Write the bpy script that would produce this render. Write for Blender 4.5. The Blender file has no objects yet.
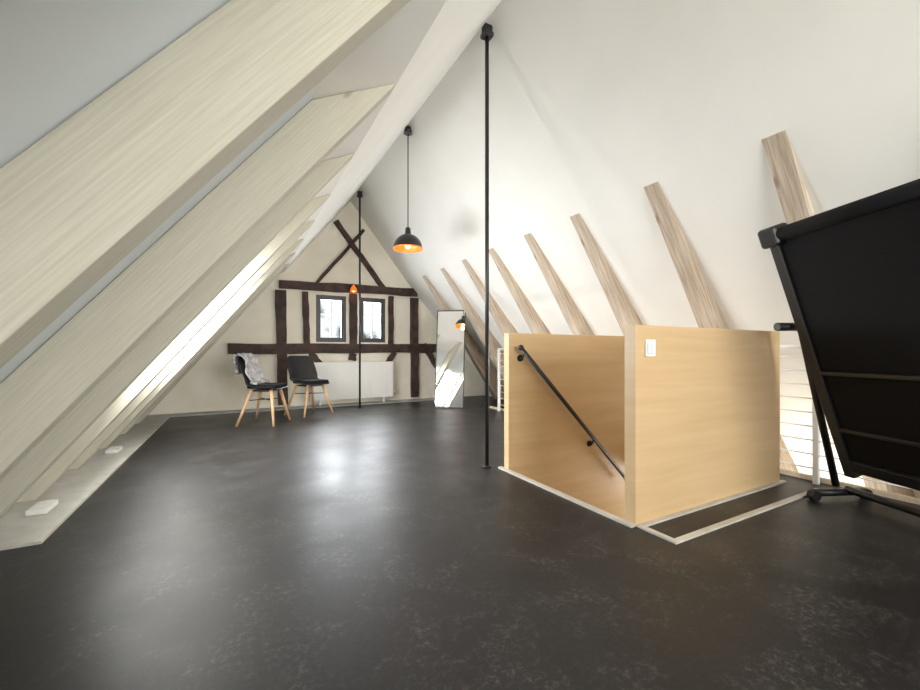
import bpy, bmesh, math, random
from mathutils import Vector, Matrix, noise
random.seed(4)
S=bpy.context.scene
# ------------------------------------------------------------ materials
def mat(name,col,rough=.6,metal=0,spec=.5,emit=None,es=0):
    m=bpy.data.materials.new(name); m.use_nodes=True
    b=m.node_tree.nodes['Principled BSDF']
    b.inputs['Base Color'].default_value=(*col,1)
    b.inputs['Roughness'].default_value=rough
    b.inputs['Metallic'].default_value=metal
    b.inputs['Specular IOR Level'].default_value=spec
    if emit:
        b.inputs['Emission Color'].default_value=(*emit,1); b.inputs['Emission Strength'].default_value=es
    return m
def noisy(m,c1,c2,scale=(1,1,1),nscale=5,detail=6,p0=.35,p1=.65,bump=0,rough=None,dist=0):
    nt=m.node_tree; N=nt.nodes; L=nt.links; b=N['Principled BSDF']
    tc=N.new('ShaderNodeTexCoord'); mp=N.new('ShaderNodeMapping'); mp.inputs['Scale'].default_value=scale
    no=N.new('ShaderNodeTexNoise'); no.inputs['Scale'].default_value=nscale; no.inputs['Detail'].default_value=detail
    no.inputs['Distortion'].default_value=dist
    cr=N.new('ShaderNodeValToRGB'); cr.color_ramp.elements[0].position=p0; cr.color_ramp.elements[1].position=p1
    cr.color_ramp.elements[0].color=(*c1,1); cr.color_ramp.elements[1].color=(*c2,1)
    L.new(tc.outputs['Object'],mp.inputs[0]); L.new(mp.outputs[0],no.inputs['Vector']); L.new(no.outputs['Fac'],cr.inputs[0])
    L.new(cr.outputs[0],b.inputs['Base Color'])
    if bump:
        bp=N.new('ShaderNodeBump'); bp.inputs['Strength'].default_value=bump; bp.inputs['Distance'].default_value=.01
        L.new(no.outputs['Fac'],bp.inputs['Height']); L.new(bp.outputs[0],b.inputs['Normal'])
    if rough:
        mr=N.new('ShaderNodeMapRange'); mr.inputs['To Min'].default_value=rough[0]; mr.inputs['To Max'].default_value=rough[1]
        L.new(no.outputs['Fac'],mr.inputs[0]); L.new(mr.outputs[0],b.inputs['Roughness'])
    return m
def knots(m,col,scale=(1.1,3,3),size=.10):
    """adds small darker knots to a wood material"""
    nt=m.node_tree; N=nt.nodes; L=nt.links; b=N['Principled BSDF']
    src=b.inputs['Base Color'].links[0].from_socket
    tc=N.new('ShaderNodeTexCoord'); mp=N.new('ShaderNodeMapping'); mp.inputs['Scale'].default_value=scale
    vo=N.new('ShaderNodeTexVoronoi'); vo.inputs['Scale'].default_value=1.6
    cr=N.new('ShaderNodeValToRGB'); cr.color_ramp.elements[0].position=size*.45; cr.color_ramp.elements[1].position=size
    cr.color_ramp.elements[0].color=(.75,.75,.75,1); cr.color_ramp.elements[1].color=(0,0,0,1)
    mx=N.new('ShaderNodeMix'); mx.data_type='RGBA'; mx.inputs[7].default_value=(*col,1)
    L.new(tc.outputs['Object'],mp.inputs[0]); L.new(mp.outputs[0],vo.inputs['Vector']); L.new(vo.outputs['Distance'],cr.inputs[0])
    L.new(cr.outputs[0],mx.inputs[0]); L.new(src,mx.inputs[6]); L.new(mx.outputs[2],b.inputs['Base Color'])
    return m
M={}
M['plaster']=noisy(mat('plaster_white',(.8,.79,.75),.9),(.80,.79,.75),(.84,.83,.79),nscale=1.5)
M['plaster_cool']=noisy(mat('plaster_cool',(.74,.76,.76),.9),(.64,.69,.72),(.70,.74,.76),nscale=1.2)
M['cream']=noisy(mat('plaster_cream',(.8,.74,.6),.9),(.78,.73,.61),(.85,.81,.70),nscale=2.5,bump=.15)
M['rafterL']=knots(noisy(mat('rafter_limed',(.6,.55,.43),.8),(.46,.43,.34),(.57,.54,.44),scale=(.6,20,20),nscale=8,detail=10,p0=.25,p1=.75,bump=.1,dist=.2),(.30,.23,.15),scale=(1.6,4,4),size=.10)
M['rafterR']=knots(noisy(mat('rafter_limed_brown',(.5,.4,.3),.75),(.37,.29,.21),(.60,.51,.41),scale=(.5,10,10),nscale=6,detail=8,bump=.2,dist=.5),(.24,.16,.1))
M['oak']=noisy(mat('oak_dark',(.04,.02,.015),.7),(.022,.012,.009),(.07,.035,.025),scale=(1,1,1),nscale=9,bump=.5)
M['ply']=noisy(mat('birch_ply',(.62,.4,.18),.4),(.56,.385,.20),(.63,.445,.25),scale=(.7,.7,9),nscale=2.0,detail=9,dist=.3,p0=.3,p1=.7)
M['trim']=noisy(mat('trim_light',(.55,.5,.42),.45),(.44,.41,.35),(.55,.51,.44),nscale=8)
M['strip']=noisy(mat('eaves_strip',(.4,.38,.33),.6),(.44,.42,.37),(.52,.50,.45),nscale=8)
M['black']=mat('black_metal',(.012,.012,.013),.4)
M['blackmatte']=mat('black_rubber',(.008,.008,.009),.85,spec=.2)
M['blackgloss']=mat('black_plastic',(.01,.01,.011),.3)
M['white']=mat('white_enamel',(.8,.8,.78),.35)
M['whitefab']=mat('white_plastic',(.75,.75,.72),.4)
M['beech']=noisy(mat('beech_legs',(.6,.38,.2),.45),(.5,.3,.15),(.66,.44,.25),scale=(6,6,1),nscale=6)
M['grey']=noisy(mat('grey_stone',(.32,.33,.33),.5),(.27,.28,.28),(.37,.38,.38),nscale=6)
M['winframe']=mat('window_frame_dark',(.035,.037,.045),.4)
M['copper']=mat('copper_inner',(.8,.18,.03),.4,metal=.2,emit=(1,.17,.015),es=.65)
M['bulb']=mat('bulb_glow',(1,.8,.5),.3,emit=(1,.55,.18),es=7)
M['mirror']=mat('mirror_glass',(.93,.94,.94),.02,metal=1)
M['fur']=noisy(mat('fur_grey',(.4,.4,.4),.95),(.28,.28,.29),(.55,.55,.55),nscale=14,detail=8)
M['lightwood']=noisy(mat('lower_floor_wood',(.6,.5,.36),.5),(.52,.42,.3),(.66,.56,.42),scale=(1,6,1),nscale=3)
# linoleum floor: dark with pale flecks
m=mat('floor_linoleum',(.02,.02,.02),.4); nt=m.node_tree; N=nt.nodes; L=nt.links; b=N['Principled BSDF']
b.inputs['Specular IOR Level'].default_value=.34
tc=N.new('ShaderNodeTexCoord')
n1=N.new('ShaderNodeTexNoise'); n1.inputs['Scale'].default_value=46; n1.inputs['Detail'].default_value=10; n1.inputs['Roughness'].default_value=.8
n2=N.new('ShaderNodeTexNoise'); n2.inputs['Scale'].default_value=2.2; n2.inputs['Detail'].default_value=6
n3=N.new('ShaderNodeTexNoise'); n3.inputs['Scale'].default_value=5; n3.inputs['Detail'].default_value=10; n3.inputs['Distortion'].default_value=1.2
for n in (n1,n2,n3): L.new(tc.outputs['Object'],n.inputs['Vector'])
c1=N.new('ShaderNodeValToRGB'); c1.color_ramp.elements[0].position=.50; c1.color_ramp.elements[1].position=.68
c1.color_ramp.elements[0].color=(0.04,0.04,0.04,1); c1.color_ramp.elements[1].color=(1,1,1,1)
c3=N.new('ShaderNodeValToRGB'); c3.color_ramp.elements[0].position=.47; c3.color_ramp.elements[1].position=.68
c3.color_ramp.elements[0].color=(0.12,0.12,0.12,1); c3.color_ramp.elements[1].color=(1,1,1,1)
mu=N.new('ShaderNodeMath'); mu.operation='MULTIPLY'
L.new(n1.outputs['Fac'],c1.inputs[0]); L.new(n3.outputs['Fac'],c3.inputs[0]); L.new(c1.outputs[0],mu.inputs[0]); L.new(c3.outputs[0],mu.inputs[1])
mx=N.new('ShaderNodeMix'); mx.data_type='RGBA'
mx.inputs[6].default_value=(.012,.0112,.011,1); mx.inputs[7].default_value=(.13,.118,.108,1)
L.new(mu.outputs[0],mx.inputs[0]); L.new(mx.outputs[2],b.inputs['Base Color'])
mr=N.new('ShaderNodeMapRange'); mr.inputs[1].default_value=.3; mr.inputs[2].default_value=.7; mr.inputs[3].default_value=.36; mr.inputs[4].default_value=.46
L.new(n2.outputs['Fac'],mr.inputs[0]); L.new(mr.outputs[0],b.inputs['Roughness'])
bp=N.new('ShaderNodeBump'); bp.inputs['Strength'].default_value=.15; bp.inputs['Distance'].default_value=.004
L.new(n1.outputs['Fac'],bp.inputs['Height']); L.new(bp.outputs[0],b.inputs['Normal'])
M['floor']=m
# ------------------------------------------------------------ helpers
def newobj(name,bm,mt,parent=None,matrix=None,smooth=False,bevel=0):
    bmesh.ops.recalc_face_normals(bm,faces=bm.faces)
    me=bpy.data.meshes.new(name); bm.to_mesh(me); bm.free()
    o=bpy.data.objects.new(name,me); S.collection.objects.link(o)
    for x in (mt if isinstance(mt,(list,tuple)) else [mt]): me.materials.append(M[x])
    if smooth:
        for p in me.polygons: p.use_smooth=True
    if matrix is not None: o.matrix_world=matrix
    if parent is not None: o.parent=parent
    if bevel:
        md=o.modifiers.new('bevel','BEVEL'); md.width=bevel; md.segments=2; md.limit_method='ANGLE'
    return o
def addbox(bm,lo,hi,mi=0):
    v=[bm.verts.new((x,y,z)) for x in (lo[0],hi[0]) for y in (lo[1],hi[1]) for z in (lo[2],hi[2])]
    for f in ((0,1,3,2),(4,6,7,5),(0,4,5,1),(2,3,7,6),(0,2,6,4),(1,5,7,3)):
        bm.faces.new([v[i] for i in f]).material_index=mi
def boxes(name,lst,mt,parent=None,matrix=None,bevel=0):
    bm=bmesh.new()
    for t in lst: addbox(bm,t[0],t[1],t[2] if len(t)>2 else 0)
    return newobj(name,bm,mt,parent,matrix,bevel=bevel)
def prism(name,poly,origin,xd,yd,th,mt,bevel=0,parent=None):
    """poly in (xd,yd) plane, extruded +th along xd x yd"""
    xd=Vector(xd).normalized(); yd=Vector(yd).normalized(); zd=xd.cross(yd)
    mw=Matrix((( xd.x,yd.x,zd.x,origin[0]),(xd.y,yd.y,zd.y,origin[1]),(xd.z,yd.z,zd.z,origin[2]),(0,0,0,1)))
    bm=bmesh.new()
    a=[bm.verts.new((p[0],p[1],0)) for p in poly]; c=[bm.verts.new((p[0],p[1],th)) for p in poly]
    bm.faces.new(a[::-1]); bm.faces.new(c)
    for i in range(len(a)):
        j=(i+1)%len(a); bm.faces.new((a[i],a[j],c[j],c[i]))
    return newobj(name,bm,mt,parent,mw,bevel=bevel)
def addtube(bm,p0,p1,r0,r1=None,seg=14,mi=0,cap=True):
    r1=r0 if r1 is None else r1
    p0=Vector(p0); p1=Vector(p1); d=(p1-p0).normalized()
    a=d.orthogonal().normalized(); c=d.cross(a)
    A=[bm.verts.new(p0+r0*(a*math.cos(t)+c*math.sin(t))) for t in [2*math.pi*i/seg for i in range(seg)]]
    B=[bm.verts.new(p1+r1*(a*math.cos(t)+c*math.sin(t))) for t in [2*math.pi*i/seg for i in range(seg)]]
    for i in range(seg):
        j=(i+1)%seg; f=bm.faces.new((A[i],A[j],B[j],B[i])); f.smooth=True; f.material_index=mi
    if cap:
        bm.faces.new(A[::-1]).material_index=mi; bm.faces.new(B).material_index=mi
def tube(name,p0,p1,r0,mt,r1=None,parent=None,matrix=None,seg=14):
    bm=bmesh.new(); addtube(bm,p0,p1,r0,r1,seg); return newobj(name,bm,mt,parent,matrix)
def revolve(name,prof,mt,parent=None,matrix=None,seg=40):
    bm=bmesh.new(); rings=[]
    for r,z in prof: rings.append([bm.verts.new((r*math.cos(2*math.pi*i/seg),r*math.sin(2*math.pi*i/seg),z)) for i in range(seg)])
    for a,c in zip(rings,rings[1:]):
        for i in range(seg):
            j=(i+1)%seg; bm.faces.new((a[i],a[j],c[j],c[i]))
    return newobj(name,bm,mt,parent,matrix,smooth=True)
def empty(name,loc,rz=0):
    e=bpy.data.objects.new(name,None); S.collection.objects.link(e); e.location=loc; e.rotation_euler=(0,0,rz); e.empty_display_size=.1
    return e
# ------------------------------------------------------------ room shell
RX,RZ=1.70,3.47           # ridge
LX,LZ=.66,2.16            # left collar line
LF=-1.06                  # left rafter foot
QX,QZ=2.74,2.16           # right collar line
QF=4.20
PF=4.66
YB,YG=-2.6,7.0
FE=3.5                    # floor edge right
ox0,ox1,oy0,oy1=1.79,3.28,1.46,2.50
boxes('floor',[((-1.6,YB,-.2),(ox0,YG,0)),((ox0,YB,-.2),(FE,oy0-.07,0)),((ox0,oy1+.06,-.2),(FE,YG,0)),((ox1,oy0-.07,-.2),(FE,oy1+.06,0)),((FE,5.4,-.2),(4.4,YG,0))],'floor')
boxes('lower_floor',[((1.4,YB,-1.45),(5.8,YG,-1.35))],'lightwood')
boxes('wall_lower',[((1.4,YB,-1.35),(1.5,YG,-.2))],'plaster')
boxes('trim_1',[((FE,YB,-.26),(FE+.03,5.4,.03))],'lightwood')
w1=(1.14,1.63); w2=(1.86,2.32); wz=(1.05,1.83)
boxes('wall_gable',[((-1.8,YG,-1.4),(5.8,YG+.22,wz[0])),((-1.8,YG,wz[1]),(5.8,YG+.22,3.8)),((-1.8,YG,wz[0]),(w1[0],YG+.22,wz[1])),
  ((w1[1],YG,wz[0]),(w2[0],YG+.22,wz[1])),((w2[1],YG,wz[0]),(5.8,YG+.22,wz[1]))],'cream')
bw=(.5,2.9,.7,2.2)
boxes('wall_back',[((-1.8,YB-.2,-1.4),(5.8,YB,bw[2])),((-1.8,YB-.2,bw[3]),(5.8,YB,3.8)),((-1.8,YB-.2,bw[2]),(bw[0],YB,bw[3])),((bw[1],YB-.2,bw[2]),(5.8,YB,bw[3]))],'cream')
def slab(name,pts,mt,y0=YB,y1=YG):
    return prism(name,[(p[0],p[1]) for p in pts],(0,y1,0),(1,0,0),(0,0,1),y1-y0,mt)
thL=math.atan2(LZ,LX-LF); uL=Vector((math.cos(thL),math.sin(thL))); nL=Vector((-uL.y,uL.x))
T=Vector((LX,LZ)); DEP=.18
sv=Vector((-.894,-.447)); K=T+sv*(DEP/sv.dot(nL))      # soffit runs back to the recessed panel
Kp=K+nL*.06
slab('ceiling_left',[(LX,LZ),(RX,RZ),(RX,RZ+.4),(Kp.x,Kp.y+.15),(K.x,K.y)],'plaster')
slab('ceiling_right',[(RX,RZ),(QX,QZ),(QX+.16,QZ+.13),(RX,RZ+.4)],'plaster')
sl=QZ/(PF-QX)
slab('wall_right_slope',[(QX,QZ),(PF+1.35/sl,-1.35),(PF+.15+1.35/sl,-1.35),(QX+.16,QZ+.13)],'plaster')
RY=[-1.85,-1.15,-.45,.25,.93,1.81,2.57,3.33,4.07,4.8,5.52,6.24]
RYR=[-1.85,-1.1,-.35,.42,1.14,1.94,2.73,3.43,4.15,4.83,5.50,6.2]
F=Vector((LF,0))
P0=K; P1=F+nL*DEP-uL*.3
skys={7:'window_3',8:'window_4',9:'window_6'}
edges=[YB]+[y+.05 for y in RY]+[YG]
len_=(P0-P1).length
for i in range(len(edges)-1):
    a,b_=edges[i],edges[i+1]
    def pan(s0,s1,nm='wall_left_slope'):
        p=P1+uL*s0; q=P1+uL*s1
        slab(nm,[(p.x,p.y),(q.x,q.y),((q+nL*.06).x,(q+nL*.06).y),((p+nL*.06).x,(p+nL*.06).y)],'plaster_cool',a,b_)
    if i in skys:
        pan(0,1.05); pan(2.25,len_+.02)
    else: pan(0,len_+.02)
for i in skys:
    a,b_=RY[i-1]+.1,RY[i]
    e=empty(skys[i],(0,0,0))
    for k,(s0,s1,y0,y1) in enumerate([(1.05,1.12,a,b_),(2.18,2.25,a,b_),(1.12,2.18,a,a+.06),(1.12,2.18,b_-.06,b_)]):
        p=P1+uL*s0-nL*.02; q=P1+uL*s1-nL*.02; r=nL*.05
        o=slab('frame_%d'%k,[(p.x,p.y),(q.x,q.y),((q+r).x,(q+r).y),((p+r).x,(p+r).y)],'white',y0,y1); o.parent=e
dK=(K-F).dot(uL)
for y in RY:
    d=(T-F).length
    cut=DEP*nL.y/uL.y
    prism('rafter',[(.0,0),(d-.002,0),(dK-.002,DEP-.002),(-cut,DEP-.002)],(F.x,y+.1,F.y),(uL.x,0,uL.y),(nL.x,0,nL.y),.1,'rafterL',bevel=.004)
d0=Vector((QX,QZ)); d1=Vector((QF,0)); dn=(d1-d0).normalized(); ext=1.2
perp=Vector((-dn.y,dn.x)); perp=-perp if perp.x<0 else perp
Lr=(d1-d0).length+ext
u2=Vector((PF-QX,-QZ)).normalized()
ang=abs(u2.angle(dn))
def depth(s): return s*math.tan(ang)
for y in RYR:
    prism('rafter',[(.0,0),(Lr,0),(Lr,depth(Lr)+.02),(0,.012)],(d0.x,y-.005,d0.y),(dn.x,0,dn.y),(perp.x,0,perp.y),-.122,'rafterR')
boxes('trim_2',[((-1.3,2.6,0),(-.80,YG,.014))],'strip')
boxes('trim_3',[((-.80,6.72,0),(3.3,YG,.014)),],'grey')
boxes('trim_4',[((ox0-.035,oy0-.07,0),(ox0,oy1+.09,.012))],'trim')
boxes('trim_5',[((ox0-.0,1.17,0),(ox0+.03,oy0-.07,.010)),((ox0+.03,1.17,0),(3.30,1.20,.010)),((ox0+.03,1.36,0),(3.30,oy0-.07,.010))],'trim')
# ------------------------------------------------------------ timber frame
bm=bmesh.new()
def seg2(p,q,w,pr=.05,wob=.01):
    p=Vector(p); q=Vector(q); d=(q-p); n=8; dn=d.normalized(); nn=Vector((-dn.y,dn.x))
    prev=None
    for i in range(n+1):
        c=p+d*i/n; a=w/2+random.uniform(-wob,wob); b2=w/2+random.uniform(-wob,wob)
        s0=c+nn*a; s1=c-nn*b2
        cur=[bm.verts.new((s0.x,YG-pr,s0.y)),bm.verts.new((s1.x,YG-pr,s1.y)),bm.verts.new((s1.x,YG-.001,s1.y)),bm.verts.new((s0.x,YG-.001,s0.y))]
        if prev:
            for k in range(4):
                j=(k+1)%4; bm.faces.new((prev[k],prev[j],cur[j],cur[k]))
        else: bm.faces.new(cur)
        prev=cur
    bm.faces.new(prev[::-1])
seg2((.58,1.95),(2.92,1.98),.14,.06)
seg2((-.12,.93),(3.45,.95),.16,.06)
seg2((.60,1.86),(.64,.05),.15,.055)
seg2((2.86,1.88),(2.88,.05),.15,.055)
seg2((.97,1.86),(1.0,.88),.09,.05,.006)
seg2((1.745,1.88),(1.745,1.02),.13,.05,.006)
seg2((2.42,1.88),(2.42,1.02),.09,.05,.006)
seg2((1.745,.86),(1.72,.74),.12,.05)
seg2((1.05,.88),(1.30,.55),.09,.045)
seg2((2.48,.88),(2.27,.55),.09,.045)
seg2((3.05,1.02),(3.40,.5),.10,.045)
seg2((1.45,3.08),(2.30,1.98),.085,.055,.007)
seg2((1.93,3.0),(1.12,1.98),.055,.04,.006)
newobj('timber_frame',bm,'oak')
# windows
def window(name,x0,x1):
    e=empty(name,((x0+x1)/2,YG+.08,wz[0]))
    def bx(nm,l,mt):
        o=boxes(nm,l,mt); o.parent=e; o.matrix_parent_inverse=Matrix.Translation(-e.location)
    f=.045; y0,y1=YG+.0,YG+.07
    bx('outer_frame',[((x0,y0,wz[0]),(x0+f,y1,wz[1])),((x1-f,y0,wz[0]),(x1,y1,wz[1])),((x0+f,y0,wz[0]),(x1-f,y1,wz[0]+f)),((x0+f,y0,wz[1]-f),(x1-f,y1,wz[1]))],'winframe')
    g=.03; a,b2=x0+f,x1-f; c,d=wz[0]+f,wz[1]-f; xm=(a+b2)/2; y0+=.02; y1-=.01
    bx('sash',[((a,y0,c),(a+g,y1,d)),((b2-g,y0,c),(b2,y1,d)),((a+g,y0,c),(b2-g,y1,c+g)),((a+g,y0,d-g),(b2-g,y1,d))],'winframe')
    bx('muntins',[((xm-.01,y0+.01,c+g),(xm+.01,y1-.01,d-g)),((a+g,y0+.01,c+(d-c)*.6),(xm-.01,y1-.01,c+(d-c)*.6+.018)),((xm+.01,y0+.01,c+(d-c)*.6),(b2-g,y1-.01,c+(d-c)*.6+.018))],'white')
window('window_1',*w1); window('window_2',*w2)
def bwin():
    e=empty('window_5',(0,0,0)); x0,x1,z0,z1=bw; y0,y1=YB-.12,YB-.05; xm=(x0+x1)/2
    boxes('frame',[((x0,y0,z0),(x0+.06,y1,z1)),((x1-.06,y0,z0),(x1,y1,z1)),((x0+.06,y0,z0),(x1-.06,y1,z0+.06)),((x0+.06,y0,z1-.06),(x1-.06,y1,z1)),((xm-.03,y0,z0+.06),(xm+.03,y1,z1-.06))],'white',parent=e)
bwin()
# ------------------------------------------------------------ radiator
e=empty('radiator',(1.72,YG-.14,.1))
boxes('panel',[((-.68,-.03,0),(.68,.0,.6)),((-.68,.05,0),(.68,.08,.6)),((-.69,-.03,.6),(.69,.08,.615)),((-.69,-.03,0),(-.68,.08,.6)),((.68,-.03,0),(.69,.08,.6))],'white',parent=e)
boxes('ribs',[((-.65+i*.05,-.034,.03),(-.625+i*.05,-.03,.57)) for i in range(26)],'white',parent=e)
boxes('feet',[((-.55,0,-.1),(-.52,.05,0)),((.52,0,-.1),(.55,.05,0))],'white',parent=e)
tube('valve',(.69,.02,.08),(.76,.02,.08),.02,'white',parent=e)
# ------------------------------------------------------------ poles
for y,top in ((2.66,3.40),(6.38,3.40)):
    e=empty('support_pole',(1.70,y,0))
    tube('shaft',(0,0,.012),(0,0,top-.06),.0155,'black',parent=e,seg=20)
    tube('foot_plate',(0,0,0),(0,0,.014),.036,'black',parent=e,seg=20)
    boxes('head_bracket',[((-.04,-.04,top-.07),(.04,.04,top-.035)),((-.035,-.03,top-.035),(.035,.03,top+.02))],'black',parent=e,bevel=.008)
# ------------------------------------------------------------ pendant lamp
PY=4.32
e=empty('pendant_lamp',(1.70,PY,2.055))
R=.165
outer=[(R*math.cos(t)if t<1.35 else .04,.17*math.sin(t)) for t in [i*.135 for i in range(11)]]+[(.035,.172),(.03,.235),(.012,.25),(.0005,.25)]
revolve('shade',outer,'blackgloss',e)
inner=[(R*.985*math.cos(t),.163*math.sin(t)+.0) for t in [i*.13 for i in range(12)]]+[(.0005,.163)]
revolve('shade_lining',inner,'copper',e)
revolve('rim',[(R+.001,.012),(R+.003,0),(R*.985,0)],'copper',e)
tube('cord',(0,0,.24),(0,0,1.34),.006,'black',parent=e)
tube('ceiling_rose',(0,0,1.31),(0,0,1.385),.05,'black',r1=.03,parent=e,seg=24)
bm=bmesh.new(); bmesh.ops.create_uvsphere(bm,u_segments=20,v_segments=12,radius=.035); o=newobj('bulb',bm,'bulb',e,smooth=True); o.location=(0,0,.04)
l=bpy.data.lights.new('pendant_light','POINT'); l.energy=1.2; l.color=(1,.4,.12); l.shadow_soft_size=.04
o=bpy.data.objects.new('pendant_light',l); S.collection.objects.link(o); o.location=(0,0,-.04); o.parent=e
e=empty('wall_lamp',(1.72,6.9,1.93))
tube('arm',(0,.05,.08),(0,-.04,.08),.01,'black',parent=e)
revolve('shade',[(.06,-.03),(.055,.0),(.04,.035),(.02,.06),(.012,.085),(.0005,.087)],'copper',e,Matrix.Translation((0,-.05,0)))
bm=bmesh.new(); bmesh.ops.create_uvsphere(bm,u_segments=16,v_segments=10,radius=.028); o=newobj('bulb',bm,'bulb',e,smooth=True); o.location=(0,-.05,-.01)
# ------------------------------------------------------------ stairwell
PH=1.035
boxes('stairwell_panel',[((ox0,oy0-.07,-1.3),(ox1,oy0,PH))],'ply',bevel=.004)
boxes('stairwell_panel',[((ox0,oy1,-1.3),(ox1,oy1+.06,PH))],'ply',bevel=.004)
st=[]
for k in range(6):
    z=-.19*(k+1); x=ox0+.02+.215*k
    st.append(((x,oy0+.002,z-.04),(x+.25,oy1-.002,z))); st.append(((x,oy0+.002,z-.04),(x+.02,oy1-.002,z+.15)))
boxes('staircase',st,'lightwood')
e=empty('handrail',(0,0,0))
pA=Vector((1.86,oy1-.06,.925)); pB=Vector((3.02,oy1-.06,-.235))
bm=bmesh.new(); addtube(bm,pA,pB,.016,seg=16)
bmesh.ops.create_uvsphere(bm,u_segments=16,v_segments=10,radius=.022,matrix=Matrix.Translation(pA))
bmesh.ops.create_uvsphere(bm,u_segments=16,v_segments=10,radius=.022,matrix=Matrix.Translation(pB))
newobj('rail',bm,'black',e)
for i,t in enumerate((.03,.66)):
    p=pA.lerp(pB,t)
    bm=bmesh.new(); addtube(bm,p,p+Vector((0,.03,-.045)),.008); addtube(bm,p+Vector((0,.03,-.045)),p+Vector((0,.052,-.045)),.008); addtube(bm,p+Vector((0,.05,-.045)),p+Vector((0,.0595,-.045)),.026,seg=20)
    newobj('bracket_%d'%i,bm,'black',e)
e=empty('light_switch',(1.90,oy0-.07,.915))
boxes('plate',[((-.04,-.008,-.045),(.04,0,.045))],'whitefab',parent=e,bevel=.003)
boxes('rocker',[((-.028,-.014,-.028),(-.002,-.008,.028)),((.002,-.014,-.028),(.028,-.008,.028))],'white',parent=e,bevel=.002)
for y in (3.1,4.6):
    e=empty('floor_socket',(-.95,y,.014))
    boxes('housing',[((-.045,-.08,0),(.045,.08,.03))],'whitefab',parent=e,bevel=.006)
    boxes('insert',[((-.03,-.07,.03),(.03,-.01,.034)),((-.03,.01,.03),(.03,.07,.034))],'white',parent=e,bevel=.002)
# ------------------------------------------------------------ wire railing on right
e=empty('wire_railing',(0,0,0))
xr=FE-.06
bm=bmesh.new()
for y in (-.9,.2,1.25,2.75,3.9,5.05): addbox(bm,(xr-.015,y-.015,0),(xr+.015,y+.015,.93))
newobj('posts',bm,'whitefab',e)
bm=bmesh.new()
for k in range(9): addtube(bm,(xr,-.9,.1+k*.095),(xr,5.05,.1+k*.095),.005,seg=8)
addtube(bm,(xr,-.9,.93),(xr,5.05,.93),.016,seg=12)
newobj('wires',bm,'whitefab',e)
# added housing behind the railing for the fill that brightens the left rafters
e=empty('eaves_fill_housing',(3.66,3.6,.03))
boxes('housing',[((-.03,-.85,-.03),(.05,.85,.0)),((.03,-.85,0),(.05,.85,.26)),((-.03,-.85,.26),(.05,.85,.28))],'white',parent=e)
# ------------------------------------------------------------ standing mirror
nm=Vector((-.61,-.79)).normalized()
e=empty('standing_mirror',(2.93,5.70,0),-math.atan2(-nm.x,-nm.y))
tilt=Matrix.Rotation(math.radians(-8.5),4,'X')
W,H=.235,1.58
o=boxes('frame',[((-W,-.012,0),(-W+.014,.012,H)),((W-.014,-.012,0),(W,.012,H)),((-W+.014,-.012,0),(W-.014,.012,.014)),((-W+.014,-.012,H-.014),(W-.014,.012,H)),((-W+.014,.004,.014),(W-.014,.012,H-.014))],'black',parent=e); o.matrix_local=tilt
o=boxes('glass',[((-W+.014,-.004,.014),(W-.014,.003,H-.014))],'mirror',parent=e); o.matrix_local=tilt
bm=bmesh.new(); addtube(bm,(-.14,.18,1.1),(-.16,.5,.008),.009); addtube(bm,(.14,.18,1.1),(.16,.5,.008),.009); addtube(bm,(-.16,.5,.01),(.16,.5,.01),.009)
newobj('stand',bm,'black',e)
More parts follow.
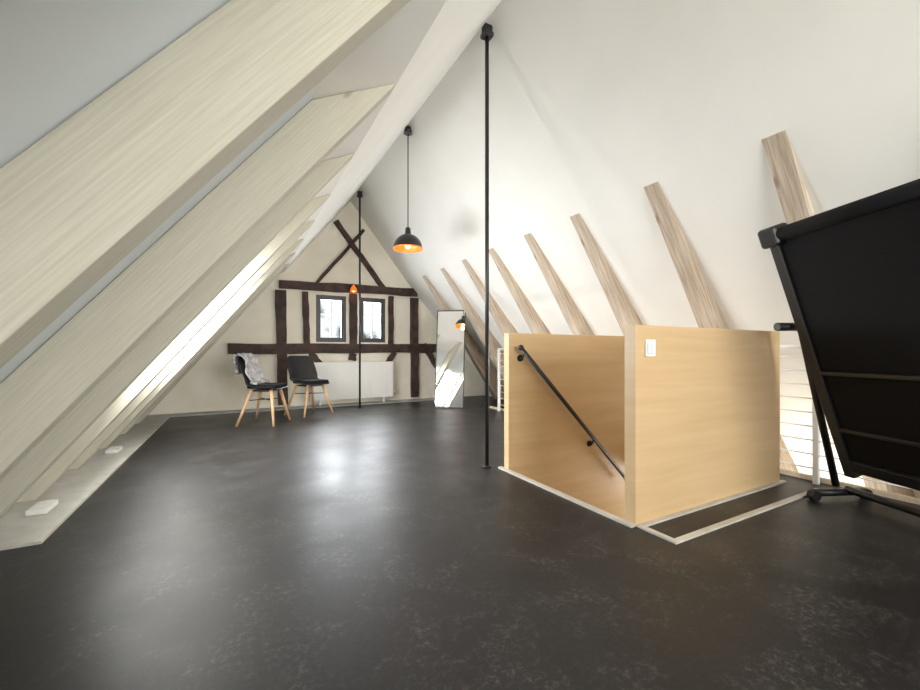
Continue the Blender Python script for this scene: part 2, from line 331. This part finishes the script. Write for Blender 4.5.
# ------------------------------------------------------------ chairs
def chair(loc,rz,fur=False):
    e=empty('dining_chair',loc,rz)       # faces local -Y
    prof=[(-.22,.425),(-.20,.445),(-.12,.445),(0,.435),(.10,.44),(.165,.475),(.195,.54),(.215,.63),(.235,.72),(.25,.80),(.255,.835)]
    half=[.17,.205,.23,.235,.235,.235,.235,.235,.23,.205,.16]
    side=[.0,.005,.015,.03,.05,.07,.07,.05,.035,.02,.01]
    bm=bmesh.new(); rows=[]; n=12
    for i,(y,z) in enumerate(prof):
        row=[]
        for k in range(n+1):
            u=-1+2*k/n; x=half[i]*u; lift=side[i]*abs(u)**2.5
            tb_=min(1,max(0,(i-4)/2.0))
            row.append(bm.verts.new((x,y-lift*tb_*1.2,z+lift*(1-tb_))))
        rows.append(row)
    for a,b2 in zip(rows,rows[1:]):
        for k in range(n): bm.faces.new((a[k],a[k+1],b2[k+1],b2[k]))
    o=newobj('shell',bm,'blackgloss',e,smooth=True)
    md=o.modifiers.new('s','SOLIDIFY'); md.thickness=.012; md=o.modifiers.new('ss','SUBSURF'); md.levels=2; md.render_levels=2
    bm=bmesh.new(); bmesh.ops.create_cube(bm,size=1,matrix=Matrix.Translation((0,-.04,.468))@Matrix.Diagonal((.38,.36,.05,1)))
    bmesh.ops.subdivide_edges(bm,edges=bm.edges,cuts=3,use_grid_fill=True)
    o=newobj('cushion',bm,'blackmatte',e,smooth=True); md=o.modifiers.new('ss','SUBSURF'); md.levels=2; md.render_levels=2
    bm=bmesh.new()
    for sx in (-1,1):
        for sy in (-1,1):
            addtube(bm,(sx*.24,sy*.22,0),(sx*.12,sy*.12-.02,.425),.013,.022,seg=16)
    newobj('legs',bm,'beech',e)
    bm=bmesh.new()
    for sx in (-1,1): addtube(bm,(sx*.155,-.165,.30),(-sx*.155,.13,.30),.006)
    addbox(bm,(-.13,-.15,.405),(.13,.11,.425))
    newobj('underframe',bm,'black',e)
    if fur:
        bm=bmesh.new(); rows=[]
        path=[(.06,.51),(.10,.52),(.135,.55),(.165,.64),(.19,.74),(.21,.83),(.24,.872),(.285,.85),(.29,.77),(.28,.68),(.265,.62)]
        n=22; m_=44
        for i in range(m_+1):
            f=i/m_*(len(path)-1); a=min(int(f),len(path)-2); t=f-a
            y=path[a][0]*(1-t)+path[a+1][0]*t; z=path[a][1]*(1-t)+path[a+1][1]*t; row=[]
            for k in range(n+1):
                u=-1+2*k/n; w=.17+.03*math.sin(i*.6)
                j=noise.noise(Vector((u*6,i*.5,1)))*.02+random.uniform(-.01,.01)
                row.append(bm.verts.new((u*w+random.uniform(-.006,.006),y+j-.05*abs(u)**2*(1 if i<m_*.55 else 0),z+j*.7)))
            rows.append(row)
        for a,b2 in zip(rows,rows[1:]):
            for k in range(n): bm.faces.new((a[k],a[k+1],b2[k+1],b2[k]))
        o=newobj('fur_throw',bm,'fur',e,smooth=True); md=o.modifiers.new('s','SOLIDIFY'); md.thickness=.015
chair((.30,5.62,0),math.radians(62),True)
chair((.90,6.10,0),math.radians(28))
# ------------------------------------------------------------ folded treadmill
vb=Vector((3.28,1.04,.14)); vt=Vector((2.80,1.25,1.61))
vd=(vt-vb).normalized(); ud=Vector((-.4,-.916,0)).normalized(); wd=ud.cross(vd)
if wd.x>0: wd=-wd
Ld=(vt-vb).length
mw=Matrix(((ud.x,vd.x,wd.x,vb.x),(ud.y,vd.y,wd.y,vb.y),(ud.z,vd.z,wd.z,vb.z),(0,0,0,1)))
e=empty('treadmill',(3.0,.9,0))
def tp(nm,l,mt,bevel=.005):
    o=boxes(nm,l,mt,bevel=bevel); o.matrix_world=mw; o.parent=e; o.matrix_parent_inverse=Matrix.Translation(-e.location); return o
WD=.92
tp('deck_board',[((.06,.03,-.03),(WD-.06,Ld-.06,.0))],'blackmatte')
tp('side_rails',[((0,0,-.05),(.06,Ld-.02,.02)),((WD-.06,0,-.05),(WD,Ld-.02,.02))],'black')
tp('cross_bars',[((.06,.30,0),(WD-.06,.325,.02)),((.06,.66,0),(WD-.06,.685,.02)),((.06,.05,0),(WD-.06,.12,.03))],'black')
tp('end_caps',[((-.03,Ld-.09,-.06),(.09,Ld+.03,.05)),((WD-.09,Ld-.09,-.06),(WD+.03,Ld+.03,.05))],'blackgloss',.02)
bm=bmesh.new(); addtube(bm,(.05,Ld-.03,0),(WD-.05,Ld-.03,0),.04,seg=24); o=newobj('roller',bm,'blackmatte'); o.matrix_world=mw; o.parent=e; o.matrix_parent_inverse=Matrix.Translation(-e.location)
def wp(nm,bm,mt,bevel=0):
    o=newobj(nm,bm,mt,bevel=bevel); o.parent=e; o.matrix_parent_inverse=Matrix.Translation(-e.location)
bd=Vector((-.916,.4,0)).normalized()
bm=bmesh.new()
for s in (0.0,WD):
    c=Vector((3.25,1.03,0))+ud*s
    a=c+bd*.22; b2=c-bd*.12
    addtube(bm,a+Vector((0,0,.045)),b2+Vector((0,0,.045)),.025,seg=4)
    addtube(bm,a-ud*.02+Vector((0,0,.03)),a+ud*.02+Vector((0,0,.03)),.03,seg=20)
    addtube(bm,b2-ud*.02+Vector((0,0,.03)),b2+ud*.02+Vector((0,0,.03)),.03,seg=20)
c=Vector((3.25,1.03,.06)); addtube(bm,c,c+ud*WD,.022,seg=12)
wp('base_frame',bm,'black')
bm=bmesh.new()
for s in (-.05,WD+.05):
    c=Vector((3.30,1.06,.05))+ud*s
    top=Vector((3.06,1.15,1.05))+ud*s
    addtube(bm,c,top,.02,seg=12); addtube(bm,top-bd*.02,top+bd*.16,.026,seg=14)
wp('uprights_with_handles',bm,'black')
# ------------------------------------------------------------ lights / world
def area(name,loc,direction,sx,sy,e,col):
    l=bpy.data.lights.new(name,'AREA'); l.shape='RECTANGLE'; l.size=sx; l.size_y=sy; l.energy=e; l.color=col
    o=bpy.data.objects.new(name,l); S.collection.objects.link(o); o.location=loc
    o.rotation_euler=Vector(direction).to_track_quat('-Z','Y').to_euler()
area('daylight_back',(1.7,YB-.25,1.45),(0,1,0),2.3,1.4,175,(.97,.98,.98))
area('daylight_gable_1',(1.385,YG+.3,1.44),(0,-1,-.1),.45,.7,48,(.92,.96,1))
area('daylight_gable_2',(2.09,YG+.3,1.44),(0,-1,-.1),.45,.7,48,(.92,.96,1))
for i in skys:
    yy=(RY[i-1]+.1+RY[i])/2; p=P1+uL*1.65+nL*.15
    area('daylight_roof',(p.x,yy,p.y),(-nL.x,0,-nL.y+.35),.5,1.0,55,(.98,.99,1))
area('eaves_fill_light',(3.65,3.6,.17),(-1,0,.12),1.6,.2,32,(1,.96,.88))  # unseen fill, added to brighten the undersides of the left rafters
def pt(name,loc,e,col,sz):
    l=bpy.data.lights.new(name,'POINT'); l.energy=e; l.color=col; l.shadow_soft_size=sz
    o=bpy.data.objects.new(name,l); S.collection.objects.link(o); o.location=loc
pt('lower_room_fill',(4.3,2.0,-.6),60,(1,.97,.9),.3)  # fill added to brighten the void on the right
pt('ceiling_fill_light',(2.3,-.9,2.2),15,(1,.80,.50),.25)  # warm fill added out of view to brighten the ceiling, no fixture
w=bpy.data.worlds.new('sky'); S.world=w; w.use_nodes=True; nt=w.node_tree; N=nt.nodes; L=nt.links
bg=N['Background']; bg.inputs[1].default_value=1.1
tc=N.new('ShaderNodeTexCoord'); no=N.new('ShaderNodeTexNoise'); no.inputs['Scale'].default_value=22; no.inputs['Detail'].default_value=6
cr=N.new('ShaderNodeValToRGB'); cr.color_ramp.elements[0].position=.42; cr.color_ramp.elements[1].position=.56
cr.color_ramp.elements[0].color=(.12,.16,.1,1); cr.color_ramp.elements[1].color=(.85,.92,1,1)
sx=N.new('ShaderNodeSeparateXYZ'); mr=N.new('ShaderNodeMapRange'); mr.inputs[1].default_value=-.02; mr.inputs[2].default_value=.12; mr.inputs[3].default_value=-.08; mr.inputs[4].default_value=.2
ad=N.new('ShaderNodeMath')
L.new(tc.outputs['Generated'],no.inputs['Vector']); L.new(tc.outputs['Generated'],sx.inputs[0]); L.new(sx.outputs['Z'],mr.inputs[0])
L.new(no.outputs['Fac'],ad.inputs[0]); L.new(mr.outputs[0],ad.inputs[1]); L.new(ad.outputs[0],cr.inputs[0]); L.new(cr.outputs[0],bg.inputs[0])
# ------------------------------------------------------------ camera
cam=bpy.data.cameras.new('camera'); co=bpy.data.objects.new('camera',cam); S.collection.objects.link(co); S.camera=co
cam.sensor_width=36; cam.lens=406/920*36; cam.clip_start=.02
co.location=(0,0,.9); co.rotation_euler=(math.radians(90),0,-math.atan2(223,406)); cam.shift_y=6/920
S.view_settings.view_transform='Standard'
S.view_settings.exposure=.18
